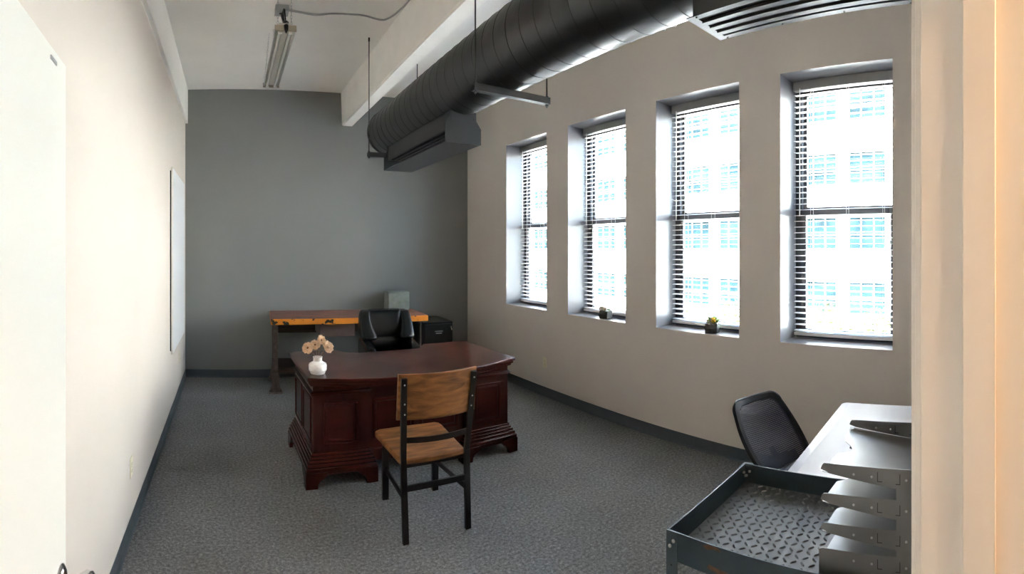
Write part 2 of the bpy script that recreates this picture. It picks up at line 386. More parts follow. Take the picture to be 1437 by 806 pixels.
# ------------------------------------------------------------------ windows
def build_windows():
    zs, zt = .957, 2.945; mid = 1.945
    protoW = None
    for n, (a, b) in enumerate(EDGES):
        w = struct_empty('window_%d' % (n+1), (XR, (a+b)/2, 0)); hw = (b-a)/2
        x0, x1 = .272, .345
        f = MB(); f.box(x0, x1, -hw, -hw+.055, zs, zt); f.box(x0, x1, hw-.055, hw, zs, zt); f.box(x0, x1, -hw+.055, hw-.055, zs, zs+.03); f.box(x0, x1, -hw+.055, hw-.055, zt-.06, zt)
        f.build('window_frame', M['blackframe'], w, bevel=.002)
        l = MB(); l.box(x0+.006, x0+.036, -hw+.055, hw-.055, mid-.035, mid+.012); l.box(x0+.006, x0+.036, -hw+.055, hw-.055, zs+.03, zs+.065)
        for s in (-1, 1):
            p, q = sorted((s*(hw-.055), s*(hw-.085))); l.box(x0+.006, x0+.036, p, q, zs+.065, mid-.035)
        l.build('lower_sash', M['blackframe'], w)
        u = MB(); u.box(x0+.038, x1-.004, -hw+.055, hw-.055, mid-.02, mid+.03); u.box(x0+.038, x1-.004, -hw+.055, hw-.055, zt-.095, zt-.06)
        for s in (-1, 1):
            p, q = sorted((s*(hw-.055), s*(hw-.08))); u.box(x0+.038, x1-.004, p, q, mid+.03, zt-.095)
        u.build('upper_sash', M['blackframe'], w)
        MB().box(x0+.018, x0+.022, -hw+.085, hw-.085, zs+.065, mid-.035).build('window_pane', M['glass'], w)
        MB().box(x0+.050, x0+.054, -hw+.08, hw-.08, mid+.03, zt-.095).build('window_pane', M['glass'], w)
    where = ['nearest the doorway, with nothing on its sill', 'hanging behind the green plant with a yellow bloom', 'hanging behind the planter with the pale shell', 'nearest the grey back wall, narrowest in view']
    proto = None
    for n, (a, b) in enumerate(EDGES):
        lab = 'white horizontal blind in window '+where[n]
        if proto is None:
            hw = (b-a)/2-.008
            t = proto = thing('window_blind', lab, 'blind', (XR+.235, (a+b)/2, 0), 0, 'white slatted window blinds')
            MB().box(-.032, .028, -hw, hw, zt-.072, zt-.002).build('headrail', mat('shaded blind valance', (.36, .355, .345), .5), t, bevel=.003)  # white valance, its shadow put into a grey base colour
            s = MB(); z = zt-.105; zs_list = []
            while z > zs+.050:
                # slightly crowned slat, tipped a few degrees
                tilt = .06
                for seg in range(3):
                    pass
                xs = [-.025, -.0085, .0085, .025]; cr = [0, .0022, .0022, 0]
                top = [(x, y, z+c+x*tilt+.0017) for y in (-hw+.006, hw-.006) for x, c in zip(xs, cr)]
                bot = [(x, y, z+c+x*tilt-.0017) for y in (-hw+.006, hw-.006) for x, c in zip(xs, cr)]
                vs = top+bot; fs = []
                for i in range(3): fs += [(i, i+1, 5+i, 4+i), (8+i, 12+i, 13+i, 9+i)]
                fs += [(0, 4, 12, 8), (3, 11, 15, 7), (0, 8, 9, 1), (1, 9, 10, 2), (2, 10, 11, 3), (4, 5, 13, 12), (5, 6, 14, 13), (6, 7, 15, 14)]
                s.add(vs, fs); zs_list.append(z); z -= .0445 if z-.0445 > zs+.055 else .0125
            s.build('slats', M['slat'], t)
            MB().box(-.026, .026, -hw+.006, hw-.006, zs+.022, zs+.046).build('bottom_rail', M['slat'], t, bevel=.003)
            for y in (-.30, -.02, .27):
                c = MB()
                for x in (-.027, .027): c.tube([(x, y, zt-.07), (x, y, zs+.04)], .0012, 5)
                for z in zs_list: c.tube([(-.027, y, z-.003), (.027, y, z-.003)], .0008, 4)
                c.build('ladder_cord', M['slat'], t)
            c = MB()
            for y in (-hw+.05, -hw+.06): c.tube([(-.038, y, zt-.06), (-.038, y, 1.62 if y < -hw+.055 else 1.70)], .001, 5)
            for y, z in ((-hw+.05, 1.60), (-hw+.06, 1.68)): c.lathe([(.003, .03), (.006, .012), (.006, 0)][::-1], (-.038, y, z), 10)
            build_each(c, 'pull_cord', M['slat'], t, smooth=True)
            MB().tube([(-.036, hw-.06, zt-.06), (-.038, hw-.06, 1.9)], .004, 8).build('tilt_wand', M['slat'], t, smooth=True)
        else:
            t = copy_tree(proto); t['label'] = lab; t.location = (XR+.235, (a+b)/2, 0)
build_windows()

# ------------------------------------------------------------------ duct
def build_duct():
    cx, cz, R = 1.57, H+1.157, .221
    y0, y1 = YF+.002, 4.75
    t = thing('air_duct', 'long black round spiral air duct hanging below the ceiling along the windows', 'duct', (cx, y1, cz))
    d = MB(); pitch = .125; n = 72; rows = []
    off = [(0, 0), (.0015, .0022), (.0055, .0022), (.007, 0), (.045, 0), (.085, 0)]
    s = y0-pitch
    while s < y1:
        for o, h in off:
            rows.append([(cx+(R+h)*cos(2*pi*k/n), min(max(s+o+pitch*k/n, y0), y1), cz+(R+h)*sin(2*pi*k/n)) for k in range(n+1)])
        s += pitch
    d.grid(rows); d.build('duct_tube', M['duct'], t, smooth=True, origin=t.location, angle=25)
    c = MB(); c.T = Matrix.Translation((cx, y1-.004, cz)) @ Matrix.Rotation(-pi/2, 4, 'X')
    c.lathe([(R+.006, -.02), (R+.006, 0), (R, .006), (.02, .012)], n=48)
    c.build('end_cap', M['duct'], t, smooth=True, origin=t.location)
    def diffuser(ya, yb, baffle):
        zp = H+.834
        xa, xb = 1.472, 1.655
        g = MB(); g.box(xa, xa+.004, ya, yb, zp, cz-R*cos(math.asin((cx-xa)/R))+.01); g.box(xb-.004, xb, ya, yb, zp, cz-R*cos(math.asin((xb-cx)/R))+.01)
        g.box(xa, xb, ya, ya+.004, zp, cz-R+.012); g.box(xa, xb, yb-.004, yb, zp, cz-R+.012)
        root = g.build('vent_diffuser', M['diff'], t, origin=t.location)
        # slotted plate
        px0, px1 = (1.476, 1.652) if baffle else (1.432, 1.655)
        m = .012 if baffle else .026; sl = []
        xs0, xs1 = px0+m, px1-m; ns = 4; w = (xs1-xs0)/(ns*2-1)
        p = MB(); p.box(px0, xs0, ya, yb, zp-.004, zp); p.box(xs1, px1, ya, yb, zp-.004, zp)
        e = .035
        p.box(xs0, xs1, ya, ya+e, zp-.004, zp); p.box(xs0, xs1, yb-e, yb, zp-.004, zp)
        for i in range(ns-1): p.box(xs0+w*(2*i+1), xs0+w*(2*i+2), ya+e, yb-e, zp-.010, zp)
        p.build('slot_plate', M['diff'], root, origin=(0, 0, 0) if False else t.location)
        q = MB(); q.box(xs0, xs1, ya+e, yb-e, zp+.012, zp+.014); q.build('slot_recess', M['slotblack'], root, origin=t.location)
        sc = MB()
        for yy in [ya+.08+.24*i for i in range(int((yb-ya-.1)/.24)+1)]:
            for xx in (px0+.008, px1-.008): sc.ball((xx, yy, zp-.005), .004, 8)
        build_each(sc, 'screw', M['strut'], root, smooth=True, origin=t.location)
        if baffle:
            for y in (ya-.003, yb-.002):
                MB().prism([(1.430, H+.733), (1.710, H+.733), (1.710, H+.842), (1.672, H+.895), (1.672, H+.955), (1.465, H+.955), (1.465, H+.925), (1.430, H+.862)], y, y+.004, 'y').build('end_plate', M['diff'], root, origin=t.location)
            MB().box(1.430, 1.710, ya, yb, H+.733, H+.737).build('baffle_pan', M['diff'], root, origin=t.location)
            b = MB()
            for p in ((1.487, H+.915), (1.650, H+.905)): b.ball((p[0], ya-.004, p[1]), .005, 8)
            build_each(b, 'screw', M['strut'], root, smooth=True, origin=t.location)
    diffuser(3.10, 4.47, True); diffuser(.26, 1.10, False)
    sc = MB()
    for a, y in ((-1.05, 1.35), (-1.0, 1.42)): sc.ball((cx+R*cos(a+0)*1, y, cz+R*sin(a)), .006, 8)
    build_each(sc, 'screw', M['zinc'], t, smooth=True, origin=t.location)
    # trapeze hangers
    for i, (y, lab) in enumerate(((2.48, 'black steel strut hanger crossing under the middle of the black duct'), (4.635, 'black steel strut hanger under the far capped end of the duct'))):
        h = thing('duct_hanger', lab, 'hanger', (cx, y, H+.9), 0, 'trapeze hangers carrying the duct')
        zt_ = cz-R-.0055
        if i == 0 or True:
            c = MB(); x0, x1 = 1.318, 1.845
            c.prism([(y-.0205, zt_-.041), (y+.0205, zt_-.041), (y+.0205, zt_), (y+.012, zt_), (y+.012, zt_-.004), (y+.0165, zt_-.004), (y+.0165, zt_-.037), (y-.0165, zt_-.037), (y-.0165, zt_-.004), (y-.012, zt_-.004), (y-.012, zt_), (y-.0205, zt_)], x0, x1, 'x')
            c.build('channel', M['diff'] if i == 0 else M['strut'], h, origin=h.location)
        for x in (1.332, 1.832):
            MB().tube([(x, y, zt_-.06), (x, y, ZC-.001)], .0048, 8).build('threaded_rod', M['strut'], h, smooth=True, origin=h.location)
            q = MB(); q.lathe([(.011, zt_-.052-0), (.011, zt_-.042)], (x, y, 0), 6); q.lathe([(.011, zt_+.001), (.011, zt_+.01)], (x, y, 0), 6); q.lathe([(.009, ZC-.035), (.009, ZC-.001)], (x, y, 0), 10)
            build_each(q, 'nut', M['strut'], h, origin=h.location)
build_duct()

# ------------------------------------------------------------------ fluorescent fixture, box, cable
def build_light():
    z = H+1.53; xa, xb = .316, .462; y0, y1 = 3.43, 4.66
    cx = (xa+xb)/2
    t = thing('fluorescent_light', 'unlit two-tube fluorescent shop light hanging on chains from the ceiling', 'ceiling light', (cx, y0, z))
    o = t.location
    MB().prism([(cx-.018, z+.0), (cx+.018, z+.0), (cx+.045, z+.035), (cx-.045, z+.035)], y0+.01, y1-.01, 'y').build('housing', M['fixt'], t, origin=o)
    w = MB()
    w.prism([(xa, z-.012), (xa+.004, z-.012), (cx-.03, z+.030), (cx+.03, z+.030), (xb-.004, z-.012), (xb, z-.012), (cx+.04, z+.036), (cx-.04, z+.036)], y0+.012, y1-.012, 'y')
    w.build('reflector', M['fixt'], t, origin=o)
    for y in (y0, y1-.014):
        MB().box(xa-.003, xb+.003, y, y+.014, z-.022, z+.018).build('end_bar', M['tan'], t, origin=o, bevel=.002)
    for s in (-1, 1):
        x = cx+s*.036
        MB().tube([(x, y0+.03, z-.012), (x, y1-.03, z-.012)], .0125, 14).build('lamp_tube', M['tube'], t, smooth=True, origin=o)
        for y in (y0+.012, y1-.037):
            MB().box(x-.014, x+.014, y, y+.025, z-.032, z+.010).build('lamp_socket', M['trimwhite'], t, origin=o, bevel=.002)
    def chain(p, q):
        c = MB(); p = Vector(p); q = Vector(q); L = (q-p).length; n = int(L/.022); d = (q-p)/n; dn = d.normalized()
        e1 = dn.cross(Vector((0, 1, 0))).normalized(); e2 = dn.cross(e1)
        for i in range(n):
            c0 = p+d*(i+.5); e = e1 if i % 2 else e2
            ring = [c0+dn*cos(a)*.0145+e*sin(a)*.006 for a in [2*pi*k/8 for k in range(8)]]
            c.tube(ring+[ring[0]], .0014, 5, caps=False)
        c.build('chain', M['zinc'], t, origin=o)
    chain((cx-.05, y0+.05, z+.02), (cx-.05, y0+.05, ZC)); chain((cx+.045, y0+.05, z+.02), (cx+.045, y0+.05, ZC))
    chain((xa+.01, y1-.06, z+.02), (xa+.06, y1+.05, ZC)); chain((xb-.03, y1-.06, z+.02), (xb-.05, y1-.04, ZC))
    c = MB()
    pth = [(.45, 4.10, ZC-.06), (.425, 4.05, ZC-.14), (.43, 3.95, ZC-.24), (.42, 3.8, ZC-.32), (.42, 3.6, ZC-.40), (cx+.01, 3.47, z+.04), (cx+.002, 3.425, z-.0)]
    c.tube(pth, .007, 8)
    pth = [(.455, 4.10, ZC-.06), (.46, 4.08, ZC-.16), (.44, 4.0, ZC-.22), (.42, 3.9, ZC-.20), (.44, 4.02, ZC-.1)]
    c.tube(pth, .006, 8)
    c.tube([(.425, 3.82, ZC-.30), (.42, 3.68, ZC-.37)], [.018, .022], 12)
    c.tube([(cx+.002, y0-.008, z+.012), (cx+.002, y0-.012, z-.02), (cx+.002, y0-.002, z-.04)], [.016, .014, .004], 10)
    c.build('power_cord', M['black'], t, smooth=True, origin=o)
    j = thing('junction_box', 'small galvanised junction box on the ceiling above the hanging light', 'electrical box', (.44, 4.19, ZC-.05))
    MB().box(-.055, .055, -.05, .05, 0, .05).build('box', M['zinc'], j, bevel=.003)
    k = MB(); k.box(-.058, .058, -.053, .053, -.004, 0); k.box(-.02, .02, -.015, .015, -.007, -.004, 1); k.build('cover', [M['zinc'], M['black']], j, bevel=.001)
    # flexible armoured cable
    pts = [(.495, 4.22), (.62, 4.25), (.75, 4.27), (.88, 4.22), (1.02, 4.20), (1.16, 4.19), (1.27, 4.22), (1.35, 4.22), (1.40, 4.12), (1.425, 3.97), (1.438, 3.8), (1.44, 3.5), (1.44, 3.1), (1.44, 2.6)]
    path = []
    for i in range(len(pts)-1):
        for q in range(4):
            s = q/4; p0 = pts[max(i-1, 0)]; p1 = pts[i]; p2 = pts[i+1]; p3 = pts[min(i+2, len(pts)-1)]
            f = lambda a, b, c_, d: .5*((2*b)+(-a+c_)*s+(2*a-5*b+4*c_-d)*s*s+(-a+3*b-3*c_+d)*s**3)
            path.append((f(p0[0], p1[0], p2[0], p3[0]), f(p0[1], p1[1], p2[1], p3[1]), ZC-.009))
    tag(MB().tube(path, .0075, 8).build('ceiling_cable', M['zinc'], smooth=True), 'thin grey armoured cable running along the white ceiling to the beam', 'cable')
build_light()

# ------------------------------------------------------------------ whiteboard, outlets
def build_wallitems():
    t = thing('whiteboard', 'tall white board standing off the left wall near the grey wall', 'whiteboard', (XL+.001, 4.72, .64))
    MB().box(.012, .024, .002, 1.26, 0, 1.785).build('panel', M['wallboard'], t, bevel=.001)
    MB().box(0, .012, .003, 1.24, .03, 1.755).build('shaded_gap', M['slotblack'], t)  # black slab painting in the shaded gap between board and wall
    MB().box(.0125, .027, 0, .012, -.002, 1.787).build('edge_strip', M['trimwhite'], t)
    def outlet(name, label, loc, rz):
        o = thing(name, label, 'outlet', loc, rz, 'ivory wall outlets')
        MB().box(-.035, .035, 0, .005, -.057, .057).build('cover_plate', M['ivory'], o, bevel=.002)
        for z in (-.02, .02):
            s = MB(); s.prism([(-.017*cos(a)*1.0, z+.014*sin(a)) for a in [2*pi*k/16 for k in range(16)]], .005, .0065, 'y')
            f = s.build('socket_face', M['ivory'], o)
            h = MB(); h.box(-.008, -.0055, .0065, .007, z-.002, z+.006); h.box(.0055, .008, .0065, .007, z-.002, z+.006); h.box(-.002, .002, .0065, .007, z-.010, z-.006); build_each(h, 'socket_hole', M['slotblack'], f)
        MB().ball((0, .005, 0), .003, 8).build('screw', M['zinc'], o)
    outlet('wall_outlet', 'ivory outlet low on the bright wall nearest the open white door', (XL, 2.83, .387), -pi/2)
    outlet('wall_outlet', 'ivory outlet on the bright wall below the end of the white board', (XL, 5.60, .43), -pi/2)
    outlet('wall_outlet', 'ivory outlet low on the window wall beside the big cherry desk', (XR, 4.50, .374), pi/2)
build_wallitems()

# ------------------------------------------------------------------ executive desk
def build_exec_desk():
    t = thing('executive_desk', 'large dark cherry executive desk with bowed top and panelled pedestals', 'desk', (.533, 3.381, 0), atan2(.052, 1.681))
    W = 1.685
    def arc(b, x0, x1, y0, n=24): return [(x0+(x1-x0)*i/n, y0-b*(1-((i/n-.5)*2)**2)) for i in range(n+1)]
    def outline(e, bow):
        p = arc(bow, -e, W+e, -e)
        p += [(W+e, .88+e), (1.255+e*0, .88+e), (1.235, .865+e), (1.20, .80+e)]
        p += [(1.18-.10*i/3-.0, .745+e-.012*i) for i in range(1, 3)]
        p += [(.60, .722+e), (.50, .745+e), (.46, .80+e), (.43, .865+e), (.41, .88+e), (-e, .88+e)]
        return p
    top = MB(); top.prism(outline(0, .155), .735, .760, mi=1, mitop=0)
    top.build('desktop', [M['desktop'], M['cherry_d']], t, bevel=.006, seg=3)
    m = MB(); m.prism(outline(-.012, .15), .712, .735); m.prism(outline(-.026, .145), .694, .712); m.build('top_moulding', M['cherry_d'], t, bevel=.005, seg=2)
    def pedestal(x0, x1, mirror):
        yf, yb = .035, .785
        b = MB(); b.box(x0, x1, yf, yb, .15, .694); ped = b.build('pedestal', M['cherry'], t)
        # apron strip follows the bowed top
        l = MB()
        for (e, z0, z1) in ((.014, .628, .640), (.020, .640, .650), (.010, .650, .656)):
            l.box(x0-e, x1+e, yf-e, yb+.005, z0, z1)
        l.build('ledge_moulding', M['cherry_d'], ped, bevel=.003)
        p = MB()
        for (e, z0, z1) in ((.012, .205, .225), (.022, .185, .205), (.034, .165, .185), (.046, .140, .165), (.056, .112, .140)):
            p.box(x0-e, x1+e, yf-e, yb+min(e, .02), z0, z1)
        p.build('base_moulding', M['cherry_d'], ped, bevel=.005, seg=2)
        e = .060; X0, X1, Y0, Y1 = x0-e, x1+e, yf-e, yb+.02
        for (cx, sx) in ((X0, 1), (X1, -1)):
            for (cy, sy) in ((Y0, 1), (Y1, -1)):
                f = MB()
                prof = [(0, 0), (.085, 0), (.088, .030), (.105, .055), (.135, .070), (.155, .095), (.155, .113), (0, .113)]
                f.prism([(cx+sx*u, v) for u, v in prof], cy, cy+sy*.03, 'y')
                f.prism([(cy+sy*u, v) for u, v in prof], cx, cx+sx*.03, 'x')
                f.build('bracket_foot', M['cherry_d'], ped, bevel=.003)
        f = MB(); f.box(X0+.01, X1-.01, Y0+.012, Y1-.01, .088, .113); f.build('plinth_rail', M['cherry_d'], ped)
        def panel(name, axis, a0, a1, z0, z1, c, sgn):
            q = MB()
            def bx(u0, u1, w0, w1, d0, d1):
                lo, hi = sorted((c+sgn*d0, c+sgn*d1))
                if axis == 'y': q.box(u0, u1, lo, hi, w0, w1)
                else: q.box(lo, hi, u0, u1, w0, w1)
            e = .016
            bx(a0, a1, z0, z0+e, 0, .011); bx(a0, a1, z1-e, z1, 0, .011); bx(a0, a0+e, z0+e, z1-e, 0, .011); bx(a1-e, a1, z0+e, z1-e, 0, .011)
            bx(a0+e+.012, a1-e-.012, z0+e+.012, z1-e-.012, 0, .005)
            q.build(name, M['cherry_d'], ped, bevel=.004, seg=2)
        panel('raised_panel', 'y', x0+.075, x1-.075, .275, .575, yf, -1)
        panel('apron_panel', 'y', x0+.075, x1-.075, .662, .688, yf, -1)
        for (a0, a1) in ((yf+.05, yf+.35), (yf+.40, yb-.05)):
            if mirror: panel('side_panel', 'x', a0, a1, .275, .60, x1, 1)
            else: panel('side_panel', 'x', a0, a1, .275, .60, x0, -1)
    pedestal(.045, .445, False); pedestal(1.245, 1.63, True)
    c = MB(); c.box(.445, 1.245, .085, .105, .12, .694); c.box(.445, 1.245, .06, .085, .60, .694); c.box(.445, 1.245, .055, .085, .12, .20)
    mp = c.build('modesty_panel', M['cherry'], t)
    q = MB()
    for (a0, a1) in ((.50, .82), (.87, 1.19)):
        e = .016; z0, z1 = .27, .56
        for (u0, u1, w0, w1) in ((a0, a1, z0, z0+e), (a0, a1, z1-e, z1), (a0, a0+e, z0+e, z1-e), (a1-e, a1, z0+e, z1-e)): q.box(u0, u1, .074, .085, w0, w1)
        q.box(a0+.03, a1-.03, .08, .085, z0+.03, z1-.03)
    q.build('raised_panel', M['cherry_d'], mp, bevel=.004)
    # drawer faces on the user's side
    for x0 in (.075, 1.275):
        for z0, z1 in ((.24, .44), (.45, .62)):
            d = MB().box(x0, x0+.34, .785, .798, z0, z1).build('drawer', M['cherry_d'], t, bevel=.003)
            MB().tube([(x0+.12, .798, (z0+z1)/2), (x0+.13, .82, (z0+z1)/2-.008), (x0+.21, .82, (z0+z1)/2-.008), (x0+.22, .798, (z0+z1)/2)], .004, 8).build('drawer_pull', M['iron'], d, smooth=True)
build_exec_desk()

# ------------------------------------------------------------------ vase and dried flowers
def build_vase():
    vx, vy, vz = .624, 3.492, .7602
    def facet(a, i):
        amp = .055 if 1 < i < 7 else 0
        return 1+amp*(abs(((a*9/(2*pi)+(.5 if i % 2 else 0)) % 1)-.5)*4-1)*.5
    v = MB(); prof = [(.045, 0), (.052, .003), (.056, .016), (.0635, .030), (.0645, .046), (.0645, .062), (.060, .074), (.044, .083), (.034, .089), (.032, .095), (.032, .112), (.0345, .118), (.0345, .121), (.029, .121), (.027, .112), (.026, .05), (.02, .03)]
    v.lathe(prof, (vx, vy, vz), 72, fn=facet)
    tag(v.build('vase', M['porcelain'], smooth=True, angle=22), 'small white faceted ceramic vase of dried flowers on the cherry desk', 'vase')
    heads = [((-.070, -.008, .186), .044, 'dried cream flower leaning farthest out over the empty end of the desk'), ((-.016, .014, .202), .036, 'dried cream flower upright in the middle of the white vase'),
             ((.036, .056, .224), .036, 'dried cream flower rising highest out of the white vase'), ((.068, -.022, .190), .046, 'largest dried cream flower, leaning out of the vase towards the desk middle')]
    for (dx, dy, dz), r, lab in heads:
        c = Vector((vx+dx, vy+dy, vz+dz)); ax = Vector((dx*9, -.75, .55)).normalized()
        t = thing('dried_flower', lab, 'flower', (vx+dx*.13, vy+dy*.13, vz+.09), 0, 'dried flowers in the white vase')
        base = Vector(t.location)
        MB().tube([base-Vector((0, 0, .03)), base+(c-base)*.25+Vector((0, 0, .022)), base.lerp(c, .6)+Vector((0, 0, .016)), c-ax*.006], .0011, 6).build('stem', M['stem'], t, origin=base)
        e1 = ax.cross(Vector((0, 0, 1))).normalized() if abs(ax.z) < .95 else Vector((1, 0, 0)); e2 = ax.cross(e1)
        p = MB()
        for layer, (n, rad, lift, tipz) in enumerate(((11, 1.0, .1, .25), (9, .78, .35, .75), (7, .5, .5, .95))):
            for k in range(n):
                a = 2*pi*(k+random.uniform(-.2, .2))/n+layer*.4; rr = r*rad*random.uniform(.85, 1.1)
                d = e1*cos(a)+e2*sin(a); s = d.cross(ax); wd = rr*.55
                A = c-ax*.008; B = c+d*rr*.55+ax*r*lift*.6; C = c+d*rr+ax*r*tipz*random.uniform(.3, .6)
                mid = ax*.005
                p.add([A-s*wd*.3, A+s*wd*.3, B+s*wd+mid, B-mid*.5, B-s*wd+mid, C+s*wd*.6+mid, C-ax*.001, C-s*wd*.6+mid],
                      [(0, 1, 3), (1, 2, 3), (0, 3, 4), (3, 2, 5, 6), (4, 3, 6, 7)])
        o = p.build('petals', M['petal'], t, origin=base); sm = o.modifiers.new('s', 'SOLIDIFY'); sm.thickness = .0012
        MB().ball(c+ax*.004, r*.20, 10).build('flower_heart', M['petal_d'], t, origin=base)
build_vase()

# ------------------------------------------------------------------ wood and metal guest chair
def build_guest_chair():
    t = thing('dining_chair', 'wooden seat and back side chair with dark metal frame facing the cherry desk', 'chair', (1.155, 2.85, 0))
    O = t.location
    LB, RB = .963, 1.352; LF, RF = 1.008, 1.365; yb, yf = 2.615, 3.125
    for x, xt in ((LB, .938), (RB, 1.372)):
        m = MB()
        m.bar((x, yb-.005, 0), (x-(.006 if x < 1.1 else -.004), yb+.02, .46), .034, .024, up=(0, 1, 0))
        m.bar((x-(.006 if x < 1.1 else -.004), yb+.02, .455), (xt, 2.572, .935), .034, .020, up=(0, 1, 0))
        leg = m.build('rear_leg', M['iron'], t, bevel=.002, origin=O)
        s = MB()
        for z in (.73, .79, .90): s.ball((x+(xt-x)*(z-.46)/.475, 2.635-(z-.46)*.135-.011, z), .005, 8)
        build_each(s, 'screw', M['zinc'], leg, smooth=True, origin=O)
    for x in (LF, RF):
        MB().bar((x, yf, 0), (x, yf-.01, .43), .042, .028, up=(0, 1, 0)).build('front_leg', M['iron'], t, bevel=.002, origin=O)
    s = MB(); s.bar((LB+.002, yb+.012, .235), (LF, yf-.005, .205), .012, .030); s.bar((RB, yb+.012, .235), (RF, yf-.005, .205), .012, .030)
    s.bar((LB, yb+.012, .300), (RB, yb+.012, .300), .016, .034); build_each(s, 'stretcher', M['iron'], t, bevel=.002, origin=O)
    r = MB(); n = 14
    rows = []
    for i in range(n+1):
        u = i/n; x = .955+(1.362-.955)*u; y = 2.622-.035*(1-(2*u-1)**2)
        rows.append([(x, y-.004, .560), (x, y+.004, .560), (x, y+.004, .592), (x, y-.004, .592)])
    r.grid(rows, closed_u=True); r.build('back_rail', M['iron'], t, origin=O)
    # backrest board: curved, wider than the posts
    rows = []; n = 20
    for i in range(n+1):
        u = i/n; x = .915+(1.400-.915)*u; c = -.045*(1-(2*u-1)**2)
        yt = 2.590+c; ybm = 2.620+c; zt = .955+.0*(1-(2*u-1)**2); zb = .692
        rows.append([(x, ybm, zb), (x, ybm+.020, zb), (x, yt+.020, zt), (x, yt, zt)])
    b = MB(); b.grid(rows, closed_u=True); b.add(rows[0], [(0, 1, 2, 3)]); b.add(rows[-1], [(3, 2, 1, 0)])
    b.build('backrest', M['seatwood'], t, bevel=.004, origin=O)
    s = MB()
    poly = [(.940, 2.655), (.948, 2.637), (1.02, 2.628), (1.155, 2.622), (1.29, 2.628), (1.338, 2.637), (1.349, 2.655), (1.392, 3.075), (1.388, 3.112), (1.365, 3.135), (1.155, 3.145), (.968, 3.135), (.938, 3.112), (.928, 3.075)]
    s.prism(poly, .430, .462)
    o = s.build('seat', M['seatwood'], t, bevel=.008, seg=3, origin=O)
    f = MB(); f.box(LB+.005, RF-.01, 2.65, 2.67, .405, .430); f.box(LB+.01, RF-.01, yf-.03, yf-.012, .405, .430)
    f.bar((LB+.004, 2.64, .418), (LF, yf-.02, .418), .014, .024); f.bar((RB, 2.64, .418), (RF, yf-.02, .418), .014, .024)
    f.build('seat_frame', M['iron'], t, origin=O)
build_guest_chair()

# ------------------------------------------------------------------ leather chair
def loft(mb, secs):     # secs: list of closed rings
    mb.grid(secs, closed_u=True); mb.add(secs[0], [tuple(reversed(range(len(secs[0]))))]); mb.add(secs[-1], [tuple(range(len(secs[-1])))])
def rring(cx, cy, cz, a, b, ex, ey, n=16, p=3.):
    out = []
    for k in range(n):
        t = 2*pi*k/n; c, s = cos(t), sin(t)
        u = math.copysign(abs(c)**(2/p), c)*a; v = math.copysign(abs(s)**(2/p), s)*b
        out.append(Vector((cx, cy, cz))+Vector(ex)*u+Vector(ey)*v)
    return out
def star_base(t, O, r=.29, col='nylon', zc=.40):
    for k in range(5):
        a = 2*pi*k/5+.3
        MB().bar((.03*cos(a), .03*sin(a), .105), (r*cos(a), r*sin(a), .072), .042, .026).build('base_leg', M[col], t, bevel=.006)
        c = MB(); wx, wy = r*cos(a), r*sin(a)
        for s in (-1, 1):
            c.T = Matrix.Translation((wx-sin(a)*s*.013, wy+cos(a)*s*.013, .028)) @ Matrix.Rotation(a, 4, 'Z') @ Matrix.Rotation(pi/2, 4, 'X')
            c.lathe([(.027, -.008), (.028, -.006), (.028, .006), (.027, .008)], n=18)
        c.T = None; c.tube([(wx, wy, .03), (wx, wy, .075)], .007, 8)
        c.build('caster', M['nylon'], t, smooth=True)
    MB().lathe([(.038, .085), (.038, .13), (.026, .14), (.026, .27), (.016, .275), (.016, zc)], n=20).build('gas_column', M[col], t, smooth=True)
